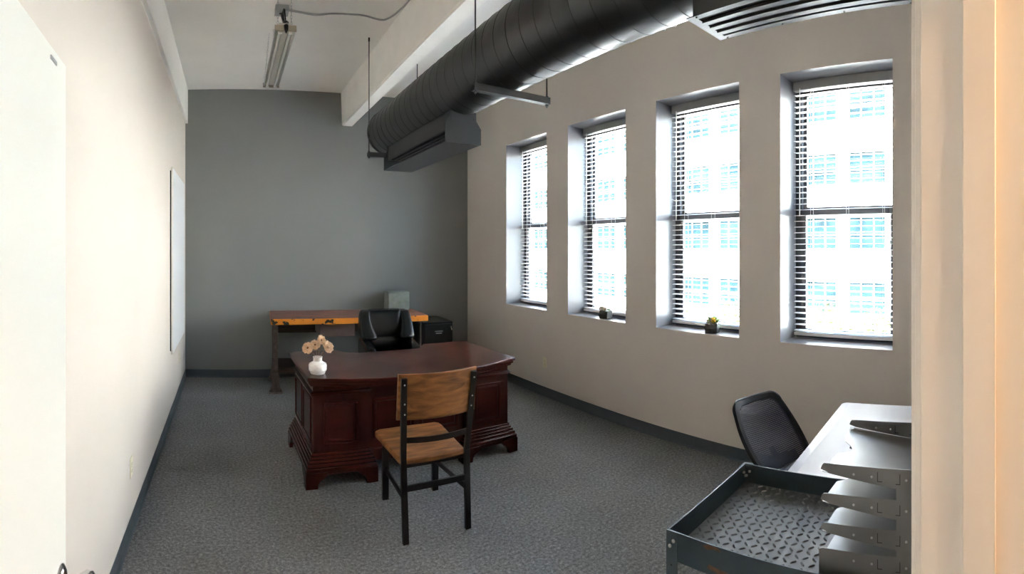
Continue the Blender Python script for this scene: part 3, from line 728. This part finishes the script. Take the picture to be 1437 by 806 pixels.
def build_leather_chair():
    t = thing('leather_armchair', 'black leather swivel armchair between the cherry desk and the orange-edged bench', 'chair', (1.575, 4.74, 0), -.10)
    star_base(t, None, .29, 'nylon', .42)
    m = MB(); m.box(-.12, .12, -.12, .14, .40, .44); m.build('seat_plate', M['nylon'], t, bevel=.01)
    s = MB(); loft(s, [rring(0, .00, z, a, b, (1, 0, 0), (0, 1, 0), 24, 4) for z, a, b in ((.44, .23, .235), (.46, .25, .25), (.50, .262, .262), (.545, .255, .255), (.565, .22, .225))])
    s.build('seat_cushion', M['leather'], t, smooth=True, sub=1)
    # central back pad (front faces -y)
    b = MB(); loft(b, [rring(0, y, z, a, bb, (1, 0, 0), (0, 1, .1), 24, 5) for z, y, a, bb in ((.53, .225, .165, .045), (.60, .215, .170, .05), (.72, .210, .172, .05), (.74, .222, .172, .042), (.76, .214, .176, .05), (.90, .232, .182, .05), (.985, .250, .180, .048), (1.005, .254, .176, .044), (1.012, .256, .165, .034))])
    b.build('back_cushion', M['leather'], t, smooth=True, sub=1)
    sh = MB(); loft(sh, [rring(0, y, z, a, .028, (1, 0, 0), (0, 1, .1), 24, 5) for z, y, a in ((.50, .285, .22), (.70, .285, .255), (.88, .298, .262), (.97, .308, .255), (1.00, .312, .240))])
    sh.build('back_shell', M['leather'], t, smooth=True, sub=1)
    for s_ in (-1, 1):
        w = MB(); secs = []
        for z, x, y, a, bb in ((.998, .205, .262, .045, .030), (.992, .208, .255, .052, .042), (.95, .218, .235, .056, .060), (.87, .218, .200, .064, .090), (.80, .204, .165, .080, .120), (.765, .194, .145, .088, .135), (.742, .190, .138, .084, .130), (.732, .190, .138, .070, .11)):
            secs.append(rring(s_*x, y, z, a, bb, (1, 0, 0), (0, 1, 0), 20, 4))
        loft(w, secs); w.build('side_bolster', M['leather'], t, smooth=True, sub=1)
        a = MB(); secs = []
        for y, zc, hz, xx, ww in ((.27, .57, .160, .235, .040), (.15, .57, .162, .232, .046), (.0, .565, .165, .228, .052), (-.15, .555, .160, .224, .056), (-.215, .55, .150, .222, .056), (-.232, .548, .138, .222, .050), (-.238, .546, .11, .222, .036)):
            secs.append(rring(s_*xx, y, zc, ww, hz, (1, 0, 0), (0, 0, 1), 20, 4.5))
        loft(a, secs); a.build('armrest', M['leather'], t, smooth=True, sub=1)
build_leather_chair()

# ------------------------------------------------------------------ industrial workbench
def build_bench():
    rz = atan2(-.12, 1.83)
    t = thing('work_table', 'industrial workbench with chipped orange front edge and rusty iron legs by grey wall', 'table', (.462, 5.575, 0), rz)
    L, D = 1.84, .76
    b = MB(); b.box(0, L, 0, D, .792, .860, 0); 
    for i, f in enumerate(b.f): b.m[i] = 0
    b.m[1] = 1
    b.build('tabletop', [M['orange'], M['benchtop']], t, bevel=.004)
    def leg(x, y, s):
        ws = 1. if s > 0 else .3
        m = MB(); prof = [(.075, 0), (.075, .02), (.055, .06), (.040, .13), (.032, .20), (.028, .26), (.028, .792)]
        for (w, z0), (w2, z1) in zip([(w*ws, z) for w, z in prof], [(w*ws, z) for w, z in prof[1:]]):
            m.add([(x-w, y-.010, z0), (x+w, y-.010, z0), (x+w, y+.006, z0), (x-w, y+.006, z0), (x-w2, y-.010, z1), (x+w2, y-.010, z1), (x+w2, y+.006, z1), (x-w2, y+.006, z1)],
                  [(0, 3, 2, 1), (4, 5, 6, 7), (0, 1, 5, 4), (1, 2, 6, 5), (2, 3, 7, 6), (3, 0, 4, 7)])
        m.add([(x-.006, y-.05, 0), (x+.006, y-.05, 0), (x+.006, y-.010, 0), (x-.006, y-.010, 0), (x-.006, y-.018, .26), (x+.006, y-.018, .26), (x+.006, y-.010, .26), (x-.006, y-.010, .26)],
              [(0, 3, 2, 1), (4, 5, 6, 7), (0, 1, 5, 4), (1, 2, 6, 5), (2, 3, 7, 6), (3, 0, 4, 7)])
        m.box(x-.008, x+.008, y-.022, y-.010, .2, .792)
        if s > 0: m.box(x-.028, x-.022, y-.02, y-.01, .24, .792); m.box(x+.022, x+.028, y-.02, y-.01, .24, .792)
        else: m.box(x-.008, x+.008, y, y+.05, .012, .792)
        m.box(x-.078*(1 if s > 0 else .5), x+.078*(1 if s > 0 else .5), y-.055, y+.05*(1 if s < 0 else .6), 0, .012)
        g = m.build('leg', M['castiron'], t)
        q = MB()
        for z in (.235, .72): 
            for dx in ((-.02, .02) if s > 0 else (0,)): q.ball((x+dx, y-.012, z), .007, 8)
        build_each(q, 'bolt', M['castiron'], g, smooth=True)
    leg(.058, .11, 1); leg(.058, D-.07, 1); leg(L-.065, .11, -1); leg(L-.065, D-.09, -1)
    e = MB()
    for x in (.058, L-.065):
        e.box(x-.02, x+.02, .12, D-.08, .755, .792); e.box(x-.02, x+.02, .12, D-.08, .215, .245)
    build_each(e, 'end_frame', M['castiron'], t)
    MB().box(.03, L-.07, .10, .125, .225, .262).build('lower_rail', M['darkwood'], t, bevel=.002)
    MB().box(.03, L-.07, .16, D-.1, .245, .275).build('lower_shelf', M['darkwood'], t, bevel=.002)
    MB().box(.09, L-.13, .62, .645, .60, .79).build('apron_board', M['darkwood'], t)
    d = MB().box(.565, .975, .095, .60, .632, .79).build('drawer', M['drawer'], t, bevel=.003)
    MB().box(.755, .785, .088, .095, .775, .785).build('drawer_tab', M['darkwood'], d)
    g = thing('metal_box', 'grey green metal box with sloped lid on the workbench behind the leather chair', 'box', (2.135, 6.03, .8605), -.06)
    m = MB(); m.prism([(-.02, 0), (.20, 0), (.20, .222), (.18, .240), (.05, .240), (.0, .234), (-.02, .218)], -.150, .135, 'x')
    m.build('body', M['boxgreen'], g, bevel=.008, seg=3)
    MB().box(-.143, .128, -.022, -.020, .010, .212).build('front_panel', M['boxgreen'], g, bevel=.002)
build_bench()
def build_filecab():
    t = thing('file_cabinet', 'low black metal file cabinet in the far corner beside the workbench', 'cabinet', (2.56, 5.74, 0), -.05)
    w = .195
    MB().box(-w, w, .012, .56, .02, .72).build('body', M['fileblack'], t, bevel=.004)
    MB().box(-w+.01, w-.01, .02, .55, 0, .02).build('plinth', M['fileblack'], t)
    for z0, z1 in ((.045, .365), (.375, .695)):
        d = MB().box(-w+.012, w-.012, 0, .014, z0, z1).build('drawer', M['fileblack'], t, bevel=.003)
        zc = z1-.10
        MB().box(-.055, .055, -.006, 0, zc-.02, zc+.025).build('handle_recess', M['black'], d, bevel=.003)
        MB().tube([(-.05, -.006, zc+.012), (-.045, -.018, zc+.016), (.045, -.018, zc+.016), (.05, -.006, zc+.012)], .0045, 8).build('handle', M['zinc'], d, smooth=True)
        MB().box(-.04, .04, -.009, -.006, zc-.018, zc-.004).build('label_holder', M['zinc'], d)
    k = MB(); k.T = Matrix.Translation((w-.03, 0, .655)) @ Matrix.Rotation(pi/2, 4, 'X'); k.lathe([(.010, 0), (.010, .008)], n=14)
    k.T = None; k.box(w-.032, w-.028, -.028, -.008, .650, .660); k.add([(w-.03, -.026, .652), (w-.02, -.026, .62), (w-.032, -.026, .615), (w-.04, -.026, .645), (w-.03, -.028, .652), (w-.02, -.028, .62), (w-.032, -.028, .615), (w-.04, -.028, .645)], [(0, 1, 2, 3), (7, 6, 5, 4), (0, 4, 5, 1), (1, 5, 6, 2), (2, 6, 7, 3), (3, 7, 4, 0)])
    k.build('key', M['chrome'], t)
build_filecab()

# ------------------------------------------------------------------ sill plants
def build_plants():
    for (x, y, lab, kind) in ((3.385, 2.33, 'dark stone block planter with green succulent and yellow bloom on window sill', 0), (3.385, 3.60, 'dark stone block planter with large pale shell and few leaves on sill', 1)):
        t = thing('succulent_planter', lab, 'plant', (x, y, .957), .25*(1-kind)+.1, 'stone planters on the window sills')
        p = MB(); p.prism([(-.040, -.052), (.040, -.052), (.052, -.040), (.052, .040), (.040, .052), (-.040, .052), (-.052, .040), (-.052, -.040)], 0, .075)
        p.prism([(-.036, -.046), (.036, -.046), (.046, -.036), (.046, .036), (.036, .046), (-.036, .046), (-.046, .036), (-.046, -.036)], .075, .08)
        p.build('pot', M['pot'], t, bevel=.003)
        # chevron relief
        c = MB()
        for i in range(4):
            yy = -.042+.024*i
            for s in (1, -1):
                c.bar((-.0535, yy, .012+.03*(s < 0)), (-.0535, yy+.022, .04), .004, .006, up=(1, 0, 0))
        c.build('chevron_relief', M['pot'], t)
        sh = MB(); secs = []; n = 20
        for i in range(n+1):
            u = i/n; a = u*2.6*pi; rr = (.003+.026*u)*(1+.35*kind); secs.append(rring(-.012+.016*cos(a)*u+(.0), .004+.018*sin(a)*u+.015*kind, .104-.010*u+.012*(1-u), rr*.9, rr*.75, (cos(a), sin(a), 0), (0, 0, 1), 12, 2))
        loft(sh, secs); sh.build('seashell', M['shell'], t, smooth=True)
        lf = MB(); N = 30 if kind == 0 else 12
        for k in range(N):
            a = random.uniform(0, 2*pi); el = random.uniform(.35, 1.35); L = random.uniform(.035, .07) if kind == 0 else random.uniform(.03, .05)
            b0 = Vector((random.uniform(-.02, .025), random.uniform(-.04, .03) if kind == 0 else random.choice((-.035, .035)), .08)); d = Vector((cos(a)*cos(el), sin(a)*cos(el), sin(el)))
            s = d.cross(Vector((0, 0, 1)))
            s = s.normalized() if s.length > .01 else Vector((1, 0, 0)); u = s.cross(d)
            w = L*.2
            p0, p1, p2, p3 = b0, b0+d*L*.35, b0+d*L*.75, b0+d*L
            lf.add([p0, p1+s*w, p1-s*w, p1+u*w*.4, p1-u*w*.4, p2+s*w*.9, p2-s*w*.9, p2+u*w*.4, p2-u*w*.4, p3],
                   [(0, 1, 3), (0, 3, 2), (0, 2, 4), (0, 4, 1), (1, 5, 7, 3), (3, 7, 6, 2), (2, 6, 8, 4), (4, 8, 5, 1), (5, 9, 7), (7, 9, 6), (6, 9, 8), (8, 9, 5)])
        lf.build('leaves', M['leaf'], t, smooth=True)
        if kind == 0:
            y_ = MB()
            for k in range(14):
                a = 2*pi*k/14; y_.ball((-.030+.008*cos(a), -.016+.016*cos(a), .108+.016*sin(a)), .008, 8)
            y_.ball((-.034, -.016, .108), .012, 10); y_.build('flower', M['yellow'], t, smooth=True)
build_plants()

# ------------------------------------------------------------------ white desk
def rrect(x0, x1, y0, y1, r, n=6):
    out = []
    for cx, cy, a0 in ((x1-r, y1-r, 0), (x0+r, y1-r, pi/2), (x0+r, y0+r, pi), (x1-r, y0+r, 1.5*pi)):
        for i in range(n+1):
            a = a0+pi/2*i/n; out.append((cx+r*cos(a), cy+r*sin(a)))
    return out
def build_white_desk():
    t = thing('office_desk', 'white topped office desk along the near end of the room beside the cart', 'desk', (1.70, .877, 0), atan2(.093, .922))
    L, D = 1.09, .60
    b = MB(); b.prism(rrect(0, L, -D, 0, .035), .716, .739, mi=0)
    b.build('desktop', M['whitetop'], t, bevel=.003)
    n = MB(); ra = rrect(0, L, -D, 0, .035); rb = rrect(.045, L-.012, -D+.012, -.042, .02)
    n.grid([[(x, y, .7392) for x, y in ra], [(x, y, .7412) for x, y in rb]], closed_u=True); n.add([(x, y, .7412) for x, y in rb], [tuple(range(len(rb)))], 1)
    n.build('top_laminate', [M['whiteedge'], M['whitetop']], t)
    for x in (.06, L-.06):
        l = MB(); l.box(x-.02, x+.02, -D/2-.03, -D/2+.03, .03, .69); l.box(x-.02, x+.02, -D+.05, -.05, 0, .03); l.box(x-.02, x+.02, -D+.05, -.05, .69, .716)
        l.build('leg', M['silver'], t, bevel=.004)
    MB().box(.08, L-.08, -D/2-.01, -D/2+.01, .45, .69).build('modesty_panel', M['silver'], t)
build_white_desk()

# ------------------------------------------------------------------ mesh office chair
def build_mesh_chair():
    # local frame: +y is where the backrest leans, seat extends towards -y
    rz = -.265
    t = thing('mesh_office_chair', 'black mesh back office chair tucked under the white desk near the windows', 'chair', (2.405, 1.005, -.0), rz)
    star_base(t, None, .26, 'nylon', .40)
    MB().box(-.09, .09, -.10, .14, .385, .415).build('tilt_mechanism', M['nylon'], t, bevel=.008)
    s = MB(); loft(s, [rring(0, -.02, z, a, b, (1, 0, 0), (0, 1, 0), 24, 3.6) for z, a, b in ((.415, .19, .19), (.43, .215, .215), (.455, .225, .222), (.475, .215, .21), (.483, .17, .17))])
    s.build('seat', M['meshfab'], t, smooth=True, sub=1)
    lean = .70; U = Vector((0, sin(lean), cos(lean))); Nn = Vector((0, -cos(lean), sin(lean))); B = Vector((0, .175, .425))
    Lh = .46
    def P(x, h, d=0.):   # x across, h up the back, d out of the front
        curve = .030*(x/.22)**2
        return B+Vector((x, 0, 0))+U*h+Nn*(d+curve-.03*sin(pi*h/Lh)*.6)
    def hw(h):
        u = h/Lh
        return .185+.032*sin(pi*min(u*1.05, 1))-.01*u
    # outline
    def ring(inset):
        pts = []; r = .07
        hs = [.02+inset*.6, .02+inset*.6]
        n = 30
        W = lambda h: hw(h)-inset
        h0, h1 = inset*1.2, Lh-inset
        for i in range(n+1):
            h = h0+(h1-r-h0)*i/n; pts.append((W(h), h))
        for i in range(1, 9):
            a = pi/2*i/8; pts.append((W(h1-r)-r+r*cos(a), h1-r+r*sin(a)))
        top = [( -x, h) for x, h in reversed(pts)]
        xs = pts[-1][0]
        mid = [(xs-2*xs*i/8, h1+.006*sin(pi*i/8)) for i in range(1, 8)]
        return pts+mid+top
    outer = ring(0); inner = ring(.034)
    f = MB(); n = len(outer)
    rows = [[P(x, h, .012) for x, h in outer], [P(x, h, .016) for x, h in inner], [P(x, h, -.002) for x, h in inner], [P(x, h, -.014) for x, h in outer]]
    f.grid([[rows[k][i] for k in range(4)]+[] for i in range(n)], closed_u=True)
    f.add([rows[k][0] for k in range(4)]+[rows[k][-1] for k in range(4)], [(0, 1, 5, 4), (1, 2, 6, 5), (2, 3, 7, 6), (3, 0, 4, 7)])
    f.build('back_frame', M['nylon'], t, smooth=True, bevel=.003)
    rim = MB(); rim.tube([P(x, h, .010) for x, h in outer], .006, 8); rim.build('frame_rim', M['silver'] if False else M['nylon'], t, smooth=True)
    g = MB(); h = .05; k = 0
    while h < Lh-.040:
        w = hw(h)-.032-(.0 if h < Lh-.11 else (.07-math.sqrt(max(0, .07**2-(h-(Lh-.034-.07))**2)) if h > Lh-.104 else 0))
        g_rows = []
        for i in range(11):
            x = -w+2*w*i/10
            g_rows.append([P(x, h, .010), P(x, h, .013), P(x, h+.0083, .013), P(x, h+.0083, .010)])
        g.grid(g_rows, closed_u=True); h += .0102
    for i in range(23):
        x = -.176+.352*i/22; g.tube([P(x, .045+.0*i, .0095), P(x, .2, .0095), P(x, Lh-.042-(.03 if abs(x) > .14 else 0), .0095)], .0012, 4)
    g.build('mesh_back', M['meshfab'], t)
    l = MB(); rows = []
    for i in range(9):
        x = -.125+.25*i/8; rows.append([P(x, .05, -.018), P(x, .05, -.006), P(x, .125-.02*abs(i-4)/4, -.006), P(x, .125-.02*abs(i-4)/4, -.018)])
    l.grid(rows, closed_u=True); l.build('lumbar_support', M['nylon'], t, smooth=True)
    a = MB(); a.tube([(0, .06, .40), (0, .17, .405), tuple(P(0, .04, -.03)), tuple(P(0, .17, -.024))], [.022, .024, .022, .016], 10); a.build('back_stem', M['nylon'], t, smooth=True)
build_mesh_chair()

# ------------------------------------------------------------------ cart with tread plate
CR = atan2(.045, .504)
def build_cart():
    t = thing('utility_cart', 'blue grey steel utility cart with tread plate top by the doorway', 'cart', (1.094, .907, 0), CR)
    W, D, zt = .506, .735, .850; zp = .783; lip = .067
    deck = MB(); deck.box(.004, W-.004, -D+.004, -.004, zp-.004, zp)
    def lug(cx, cy, a):
        L, w, h = .0112, .0034, .0034; d = Vector((cos(a), sin(a), 0)); s = Vector((-sin(a), cos(a), 0)); c = Vector((cx, cy, zp)); u = Vector((0, 0, h))
        deck.add([c-d*L, c-d*L*.45+s*w, c+d*L*.45+s*w, c+d*L, c+d*L*.45-s*w, c-d*L*.45-s*w, c-d*L*.55+u, c+d*L*.55+u, ],
                 [(0, 6, 1), (1, 6, 7, 2), (2, 7, 3), (3, 7, 4), (4, 7, 6, 5), (5, 6, 0)], 1)
    g = .0262; ni = int((W-.03)/g); nj = int((D-.03)/g)
    for i in range(ni+1):
        for j in range(nj+1):
            lug(.018+g*i, -.018-g*j, pi/4 if (i+j) % 2 else -pi/4)
    deck.build('tread_plate', [M['plate'], M['lug']], t)
    def lipwall(z0, z1, name):
        r = MB(); th = .0035
        r.box(0, W, -th, 0, z0, z1); r.box(0, W, -D, -D+th, z0, z1); r.box(0, th, -D+th, -th, z0, z1); r.box(W-th, W, -D+th, -th, z0, z1)
        r.build(name, M['cart'], t)
    lipwall(zt-.082, zt, 'tray_rim'); lipwall(.22, .30, 'lower_tray_rim')
    MB().box(.004, W-.004, -D+.004, -.004, .235, .24).build('lower_tray', M['cart'], t)
    for cx, sx in ((0, 1), (W, -1)):
        for cy, sy in ((0, -1), (-D, 1)):
            l = MB(); a = .034; th = .003
            def bx(x0, x1, y0, y1):
                p, q = sorted((cx+sx*x0, cx+sx*x1)); u, v = sorted((cy+sy*y0, cy+sy*y1)); l.box(p, q, u, v, .12, zt+.001)
            bx(-th, a, -th, 0); bx(-th, 0, 0, a)
            leg = l.build('leg', M['cart'], t)
            h = MB()
            for (u, z) in ((.022, zt-.025), (.010, zt-.042)):
                h.ball((cx-sx*.004, cy+sy*u, z), .0055, 10, (.6, 1, 1)); h.ball((cx+sx*u, cy-sy*.004, z), .0055, 10, (1, .6, 1))
                h.ball((cx+sx*.007, cy+sy*u, z), .005, 8); h.ball((cx+sx*u, cy+sy*.007, z), .005, 8)
            build_each(h, 'bolt', M['zinc'], leg, smooth=True)
            k = MB(); k.ball((cx-sx*.0032, cy+sy*.014, zt-.095), .003, 8, (.2, 1, 1)); build_each(k, 'bolt_hole', M['slotblack'], leg)
            wx, wy = cx+sx*.03, cy+sy*.04
            c = MB(); c.T = Matrix.Translation((wx, wy, .05)) @ Matrix.Rotation(pi/2, 4, 'Y'); c.lathe([(.046, -.014), (.05, -.010), (.05, .010), (.046, .014)], n=24); c.T = None
            c.box(wx-.02, wx-.016, wy-.02, wy+.02, .05, .118); c.box(wx+.016, wx+.02, wy-.02, wy+.02, .05, .118); c.box(wx-.03, wx+.03, wy-.035, wy+.035, .114, .122)
            c.build('caster', M['nylon'], t, smooth=True)
    s = MB()
    for (x0, y0, y1, z0, z1) in ((-.0008, -.175, -.125, zt-.012, zt-.001), (-.0008, -.30, -.10, zt-.082, zt-.068)):
        s.box(x0, 0, y0, y1, z0, z1)
    # rust wear streaks on the outer face
    s = MB(); yy = -.09
    pts = [(-.115, zt-.010), (-.130, zt-.002), (-.160, zt-.003), (-.175, zt-.012), (-.15, zt-.010), (-.13, zt-.016)]
    s.prism(pts, -.0006, 0, 'x')
    pts = [(-.135, zt-.055), (-.155, zt-.058), (-.23, zt-.064), (-.235, zt-.078), (-.17, zt-.072), (-.13, zt-.066)]
    s.prism(pts, -.0006, 0, 'x')
    s.build('rust_patch', mat('rust', (.11, .060, .038), .8, var=.3, vscale=60), t)
build_cart()

def build_sorter():
    t = thing('paper_sorter', 'grey steel desktop paper sorter with stacked sloping trays standing on the cart', 'paper tray', (1.157, .470, .7895), CR+.015)
    W = .325; tops = [.325, .250, .176, .112]; D = .285
    def side(x, th):
        s = MB()
        for i, zt in enumerate(tops):
            if i < 3:
                poly = [(-.004, zt-.006), (.0, zt-.016), (-.02, zt-.023), (-.190, zt-.047), (-.190, zt), (-.02, zt), (-.008, zt-.001)]
            else:
                poly = [(.004, 0), (.004, zt-.004), (-.004, zt), (-.190, zt), (-.190, 0)]
            s.prism(poly, x, x+th, 'x')
        s.prism([(-.190, 0), (-.190, tops[0]), (-D, tops[0]), (-D, 0)], x, x+th, 'x')
        return s
    for x in (0, W): 
        o = side(x, .0018).build('side_panel', M['traysteel'], t)
        d = MB()
        for i, zt in enumerate(tops):
            zz = zt-.022
            for y in (-.085, -.130): d.ball((x-.0002, y, zz+(.001 if y > -.1 else -.001)), .0032, 8, (.6, 1, 1))
            d.ball((x-.0002, -.215, zz-.004), .0034, 8, (.6, 1, 1))
        build_each(d, 'rivet', M['zinc'], o, smooth=True)
        q = MB()
        for i, zt in enumerate(tops):
            zz = zt-.022
            q.prism([(-.1435, zz+.012), (-.1455, zz+.012), (-.1455, zz-.010), (-.156, zz-.010), (-.156, zz-.012), (-.1435, zz-.012)], x-.0005, x+.0001, 'x')
            q.prism([(-.2005, zz+.010), (-.1985, zz+.010), (-.1985, zz-.014), (-.189, zz-.014), (-.189, zz-.016), (-.2005, zz-.016)][::-1], x-.0005, x+.0001, 'x')
        build_each(q, 'slot_mark', M['strut'], o)
    for i, zt in enumerate(tops):
        zf = zt-.021
        a = MB(); n = 10; pts = [(.0018, -.004), (W*.34, -.012)]
        for k in range(n+1):
            u = k/n; pts.append((W*(.36+.28*u), -.014-.030*sin(pi*u)))
        pts += [(W*.66, -.012), (W, -.004), (W, -D), (.0018, -D)]
        vs = [(x, y, zf+y*.14) for x, y in pts]; vb = [(x, y, z-.0016) for x, y, z in vs]; m = len(pts)
        a.add(vs+vb, [tuple(range(m)), tuple(reversed(range(m, 2*m)))]+[(k, (k+1) % m, m+(k+1) % m, m+k) for k in range(m)])
        a.build('tray', M['traysteel'], t)
    MB().box(0, W+.0018, -D-.002, -D, 0, tops[0]).build('back_panel', M['traysteel'], t)
    MB().box(.002, W, -D, -.0, 0, .003).build('bottom_panel', M['traysteel'], t)
build_sorter()

# ------------------------------------------------------------------ outside
def build_outside():
    X = 25.; g = -7.5
    struct(MB().box(3.9, 140, -60, 120, g-.2, g), 'ground', M['asphalt'])
    t = thing('office_building', 'white office building with rows of blue glass windows across the street', 'building', (X, 8.9, g))
    O = t.location
    fl = [H-3.45*k-1.95 for k in range(-2, 3)]   # centre heights relative... bottom of window bands
    bands = [(H-3.5+3.45*k, H-1.8+3.45*k) for k in range(-1, 4)]
    w = MB(); ytot = (-14, 62); pitch = 2.73; y0s = []
    y = 9.25-pitch*8
    while y < ytot[1]: y0s.append(y); y += pitch
    zprev = g
    for (a, b) in bands:
        w.box(X, X+.4, ytot[0], ytot[1], zprev, a)
        yy = ytot[0]
        for y in y0s:
            if y < ytot[0]: continue
            w.box(X, X+.4, yy, y, a, b); yy = y+2.06
        w.box(X, X+.4, min(yy, ytot[1]-.01), ytot[1], a, b); zprev = b
    w.box(X, X+.4, ytot[0], ytot[1], zprev, zprev+2.2); w.box(X+.4, X+14, ytot[0], ytot[1], g, zprev+1.5)
    w.build('wall', M['facade'], t, origin=O)
    cnt = 0
    for (a, b) in bands:
        for y in y0s:
            if y < 4 or y+2.06 > 41 or b < H-4 or a > H+8: continue
            if cnt >= 100: break
            f = MB()
            for yy in (y, y+.66, y+1.36, y+2.02): f.box(X+.10, X+.16, yy, yy+.04, a, b)
            f.box(X+.10, X+.16, y, y+2.06, a+.75, a+.80); f.box(X+.04, X+.2, y, y+2.06, a, a+.06)
            fr = f.build('window', M['facade'], t, origin=O)
            MB().box(X+.17, X+.19, y, y+2.06, a, b).build('pane', M['blueglass'], fr, origin=O); cnt += 1
    labels = ['rounded green street tree seen low through the window nearest the doorway', 'bushy green street tree seen low outside the window with the yellow bloom']
    k = 0
    for (x, y, r) in ((20.5, 5.6, 1.15), (20.8, 8.15, 1.15), (20.3, 10.7, 1.2), (20.6, 13.4, 1.25), (20.4, 16.6, 1.2)):
        tr = thing('street_tree', 'leafy green street tree in the row before the white building opposite', 'tree', (x, y, g), 0, 'street trees before the white building')
        hgt = 5.6+.2*((k*7) % 3)
        MB().tube([(0, 0, 0), (.03, .02, hgt*.5), (0, 0, hgt)], [.14, .11, .06], 10).build('trunk', M['bark'], tr, smooth=True)
        c = MB(); rnd = random.Random(k)
        for q in range(900):
            d = Vector((rnd.gauss(0, 1), rnd.gauss(0, 1), rnd.gauss(0, 1))).normalized()*r*rnd.uniform(.55, 1.05); d.z *= .8
            p = Vector((0, 0, hgt))+d; s = rnd.uniform(.08, .16)
            e = Vector((rnd.gauss(0, 1), rnd.gauss(0, 1), rnd.gauss(0, 1))).normalized(); h = e.cross(d).normalized()
            c.add([p, p+e*s+h*s*.4, p+e*s*2, p+e*s-h*s*.4], [(0, 1, 2, 3)])
        c.build('crown', M['tree'], tr); k += 1
build_outside()

# ------------------------------------------------------------------ light
def build_lights():
    w = bpy.data.worlds.new('World'); SC.world = w; w.use_nodes = True; nt = w.node_tree; bg = nt.nodes['Background']
    sky = nt.nodes.new('ShaderNodeTexSky'); sky.sky_type = 'NISHITA'; sky.sun_disc = False; sky.sun_elevation = radians(48); sky.sun_rotation = radians(-100); sky.air_density = 1.; sky.dust_density = 2.5; sky.ozone_density = 1.
    nt.links.new(sky.outputs[0], bg.inputs[0]); bg.inputs[1].default_value = 1.7
    s = bpy.data.lights.new('sun', 'SUN'); s.energy = 12.; s.angle = radians(.6); s.color = (1, .95, .88)
    so = bpy.data.objects.new('sun', s); COL.objects.link(so); so.location = (-10, 0, 20)
    d = Vector((1., .25, -1.05)).normalized(); so.rotation_euler = d.to_track_quat('-Z', 'Y').to_euler()
    # portals guide sky light through the four real windows
    for a, b in EDGES:
        l = bpy.data.lights.new('portal', 'AREA'); l.shape = 'RECTANGLE'; l.size = 2.0; l.size_y = .86; l.cycles.is_portal = True
        o = bpy.data.objects.new('portal', l); COL.objects.link(o); o.location = (XR+.37, (a+b)/2, 1.95)
        o.rotation_euler = (0, radians(90), 0)
    # corridor ceiling lamp behind the camera
    t = thing('corridor_light', 'warm round flush ceiling lamp in the corridor outside the doorway', 'ceiling light', (.35, -.9, 2.70))
    MB().lathe([(.17, -.002), (.17, -.03), (.16, -.035)][::-1], n=32).build('lamp_base', M['trimwhite'], t, smooth=True)
    e = mat('warm lamp diffuser', (.9, .85, .75), .5, emit=(1., .62, .33), estr=28.)
    MB().lathe([(.155, -.036), (.15, -.06), (.11, -.085), (.03, -.095)][::-1], n=32).build('lamp_diffuser', e, t, smooth=True)
build_lights()

# ------------------------------------------------------------------ camera (stitched panorama: cylindrical)
cam = bpy.data.cameras.new('camera'); co = bpy.data.objects.new('camera', cam); COL.objects.link(co)
co.location = (0, 0, H); F = 700.
co.rotation_euler = (pi/2, 0, -(718.5-322)/F)
cam.type = 'PANO'; cam.clip_start = .01; cam.clip_end = 500
try: cam.panorama_type = 'CENTRAL_CYLINDRICAL'; cc = cam
except Exception: cam.cycles.panorama_type = 'CENTRAL_CYLINDRICAL'; cc = cam.cycles
cc.central_cylindrical_range_u_min = -718.5/F; cc.central_cylindrical_range_u_max = 718.5/F
cc.central_cylindrical_range_v_min = -(806-349)/F; cc.central_cylindrical_range_v_max = 349/F
cc.central_cylindrical_radius = 1.
SC.camera = co
vs = SC.view_settings; vs.view_transform = 'Standard'; vs.look = 'None'; vs.gamma = 1; vs.exposure = 2.32; vs.use_curve_mapping = False
SC.cycles.use_denoising = True
SC.cycles.max_bounces = 14; SC.cycles.diffuse_bounces = 10; SC.cycles.glossy_bounces = 5; SC.cycles.transparent_max_bounces = 24
SC.cycles.sample_clamp_indirect = 8; SC.cycles.caustics_reflective = False
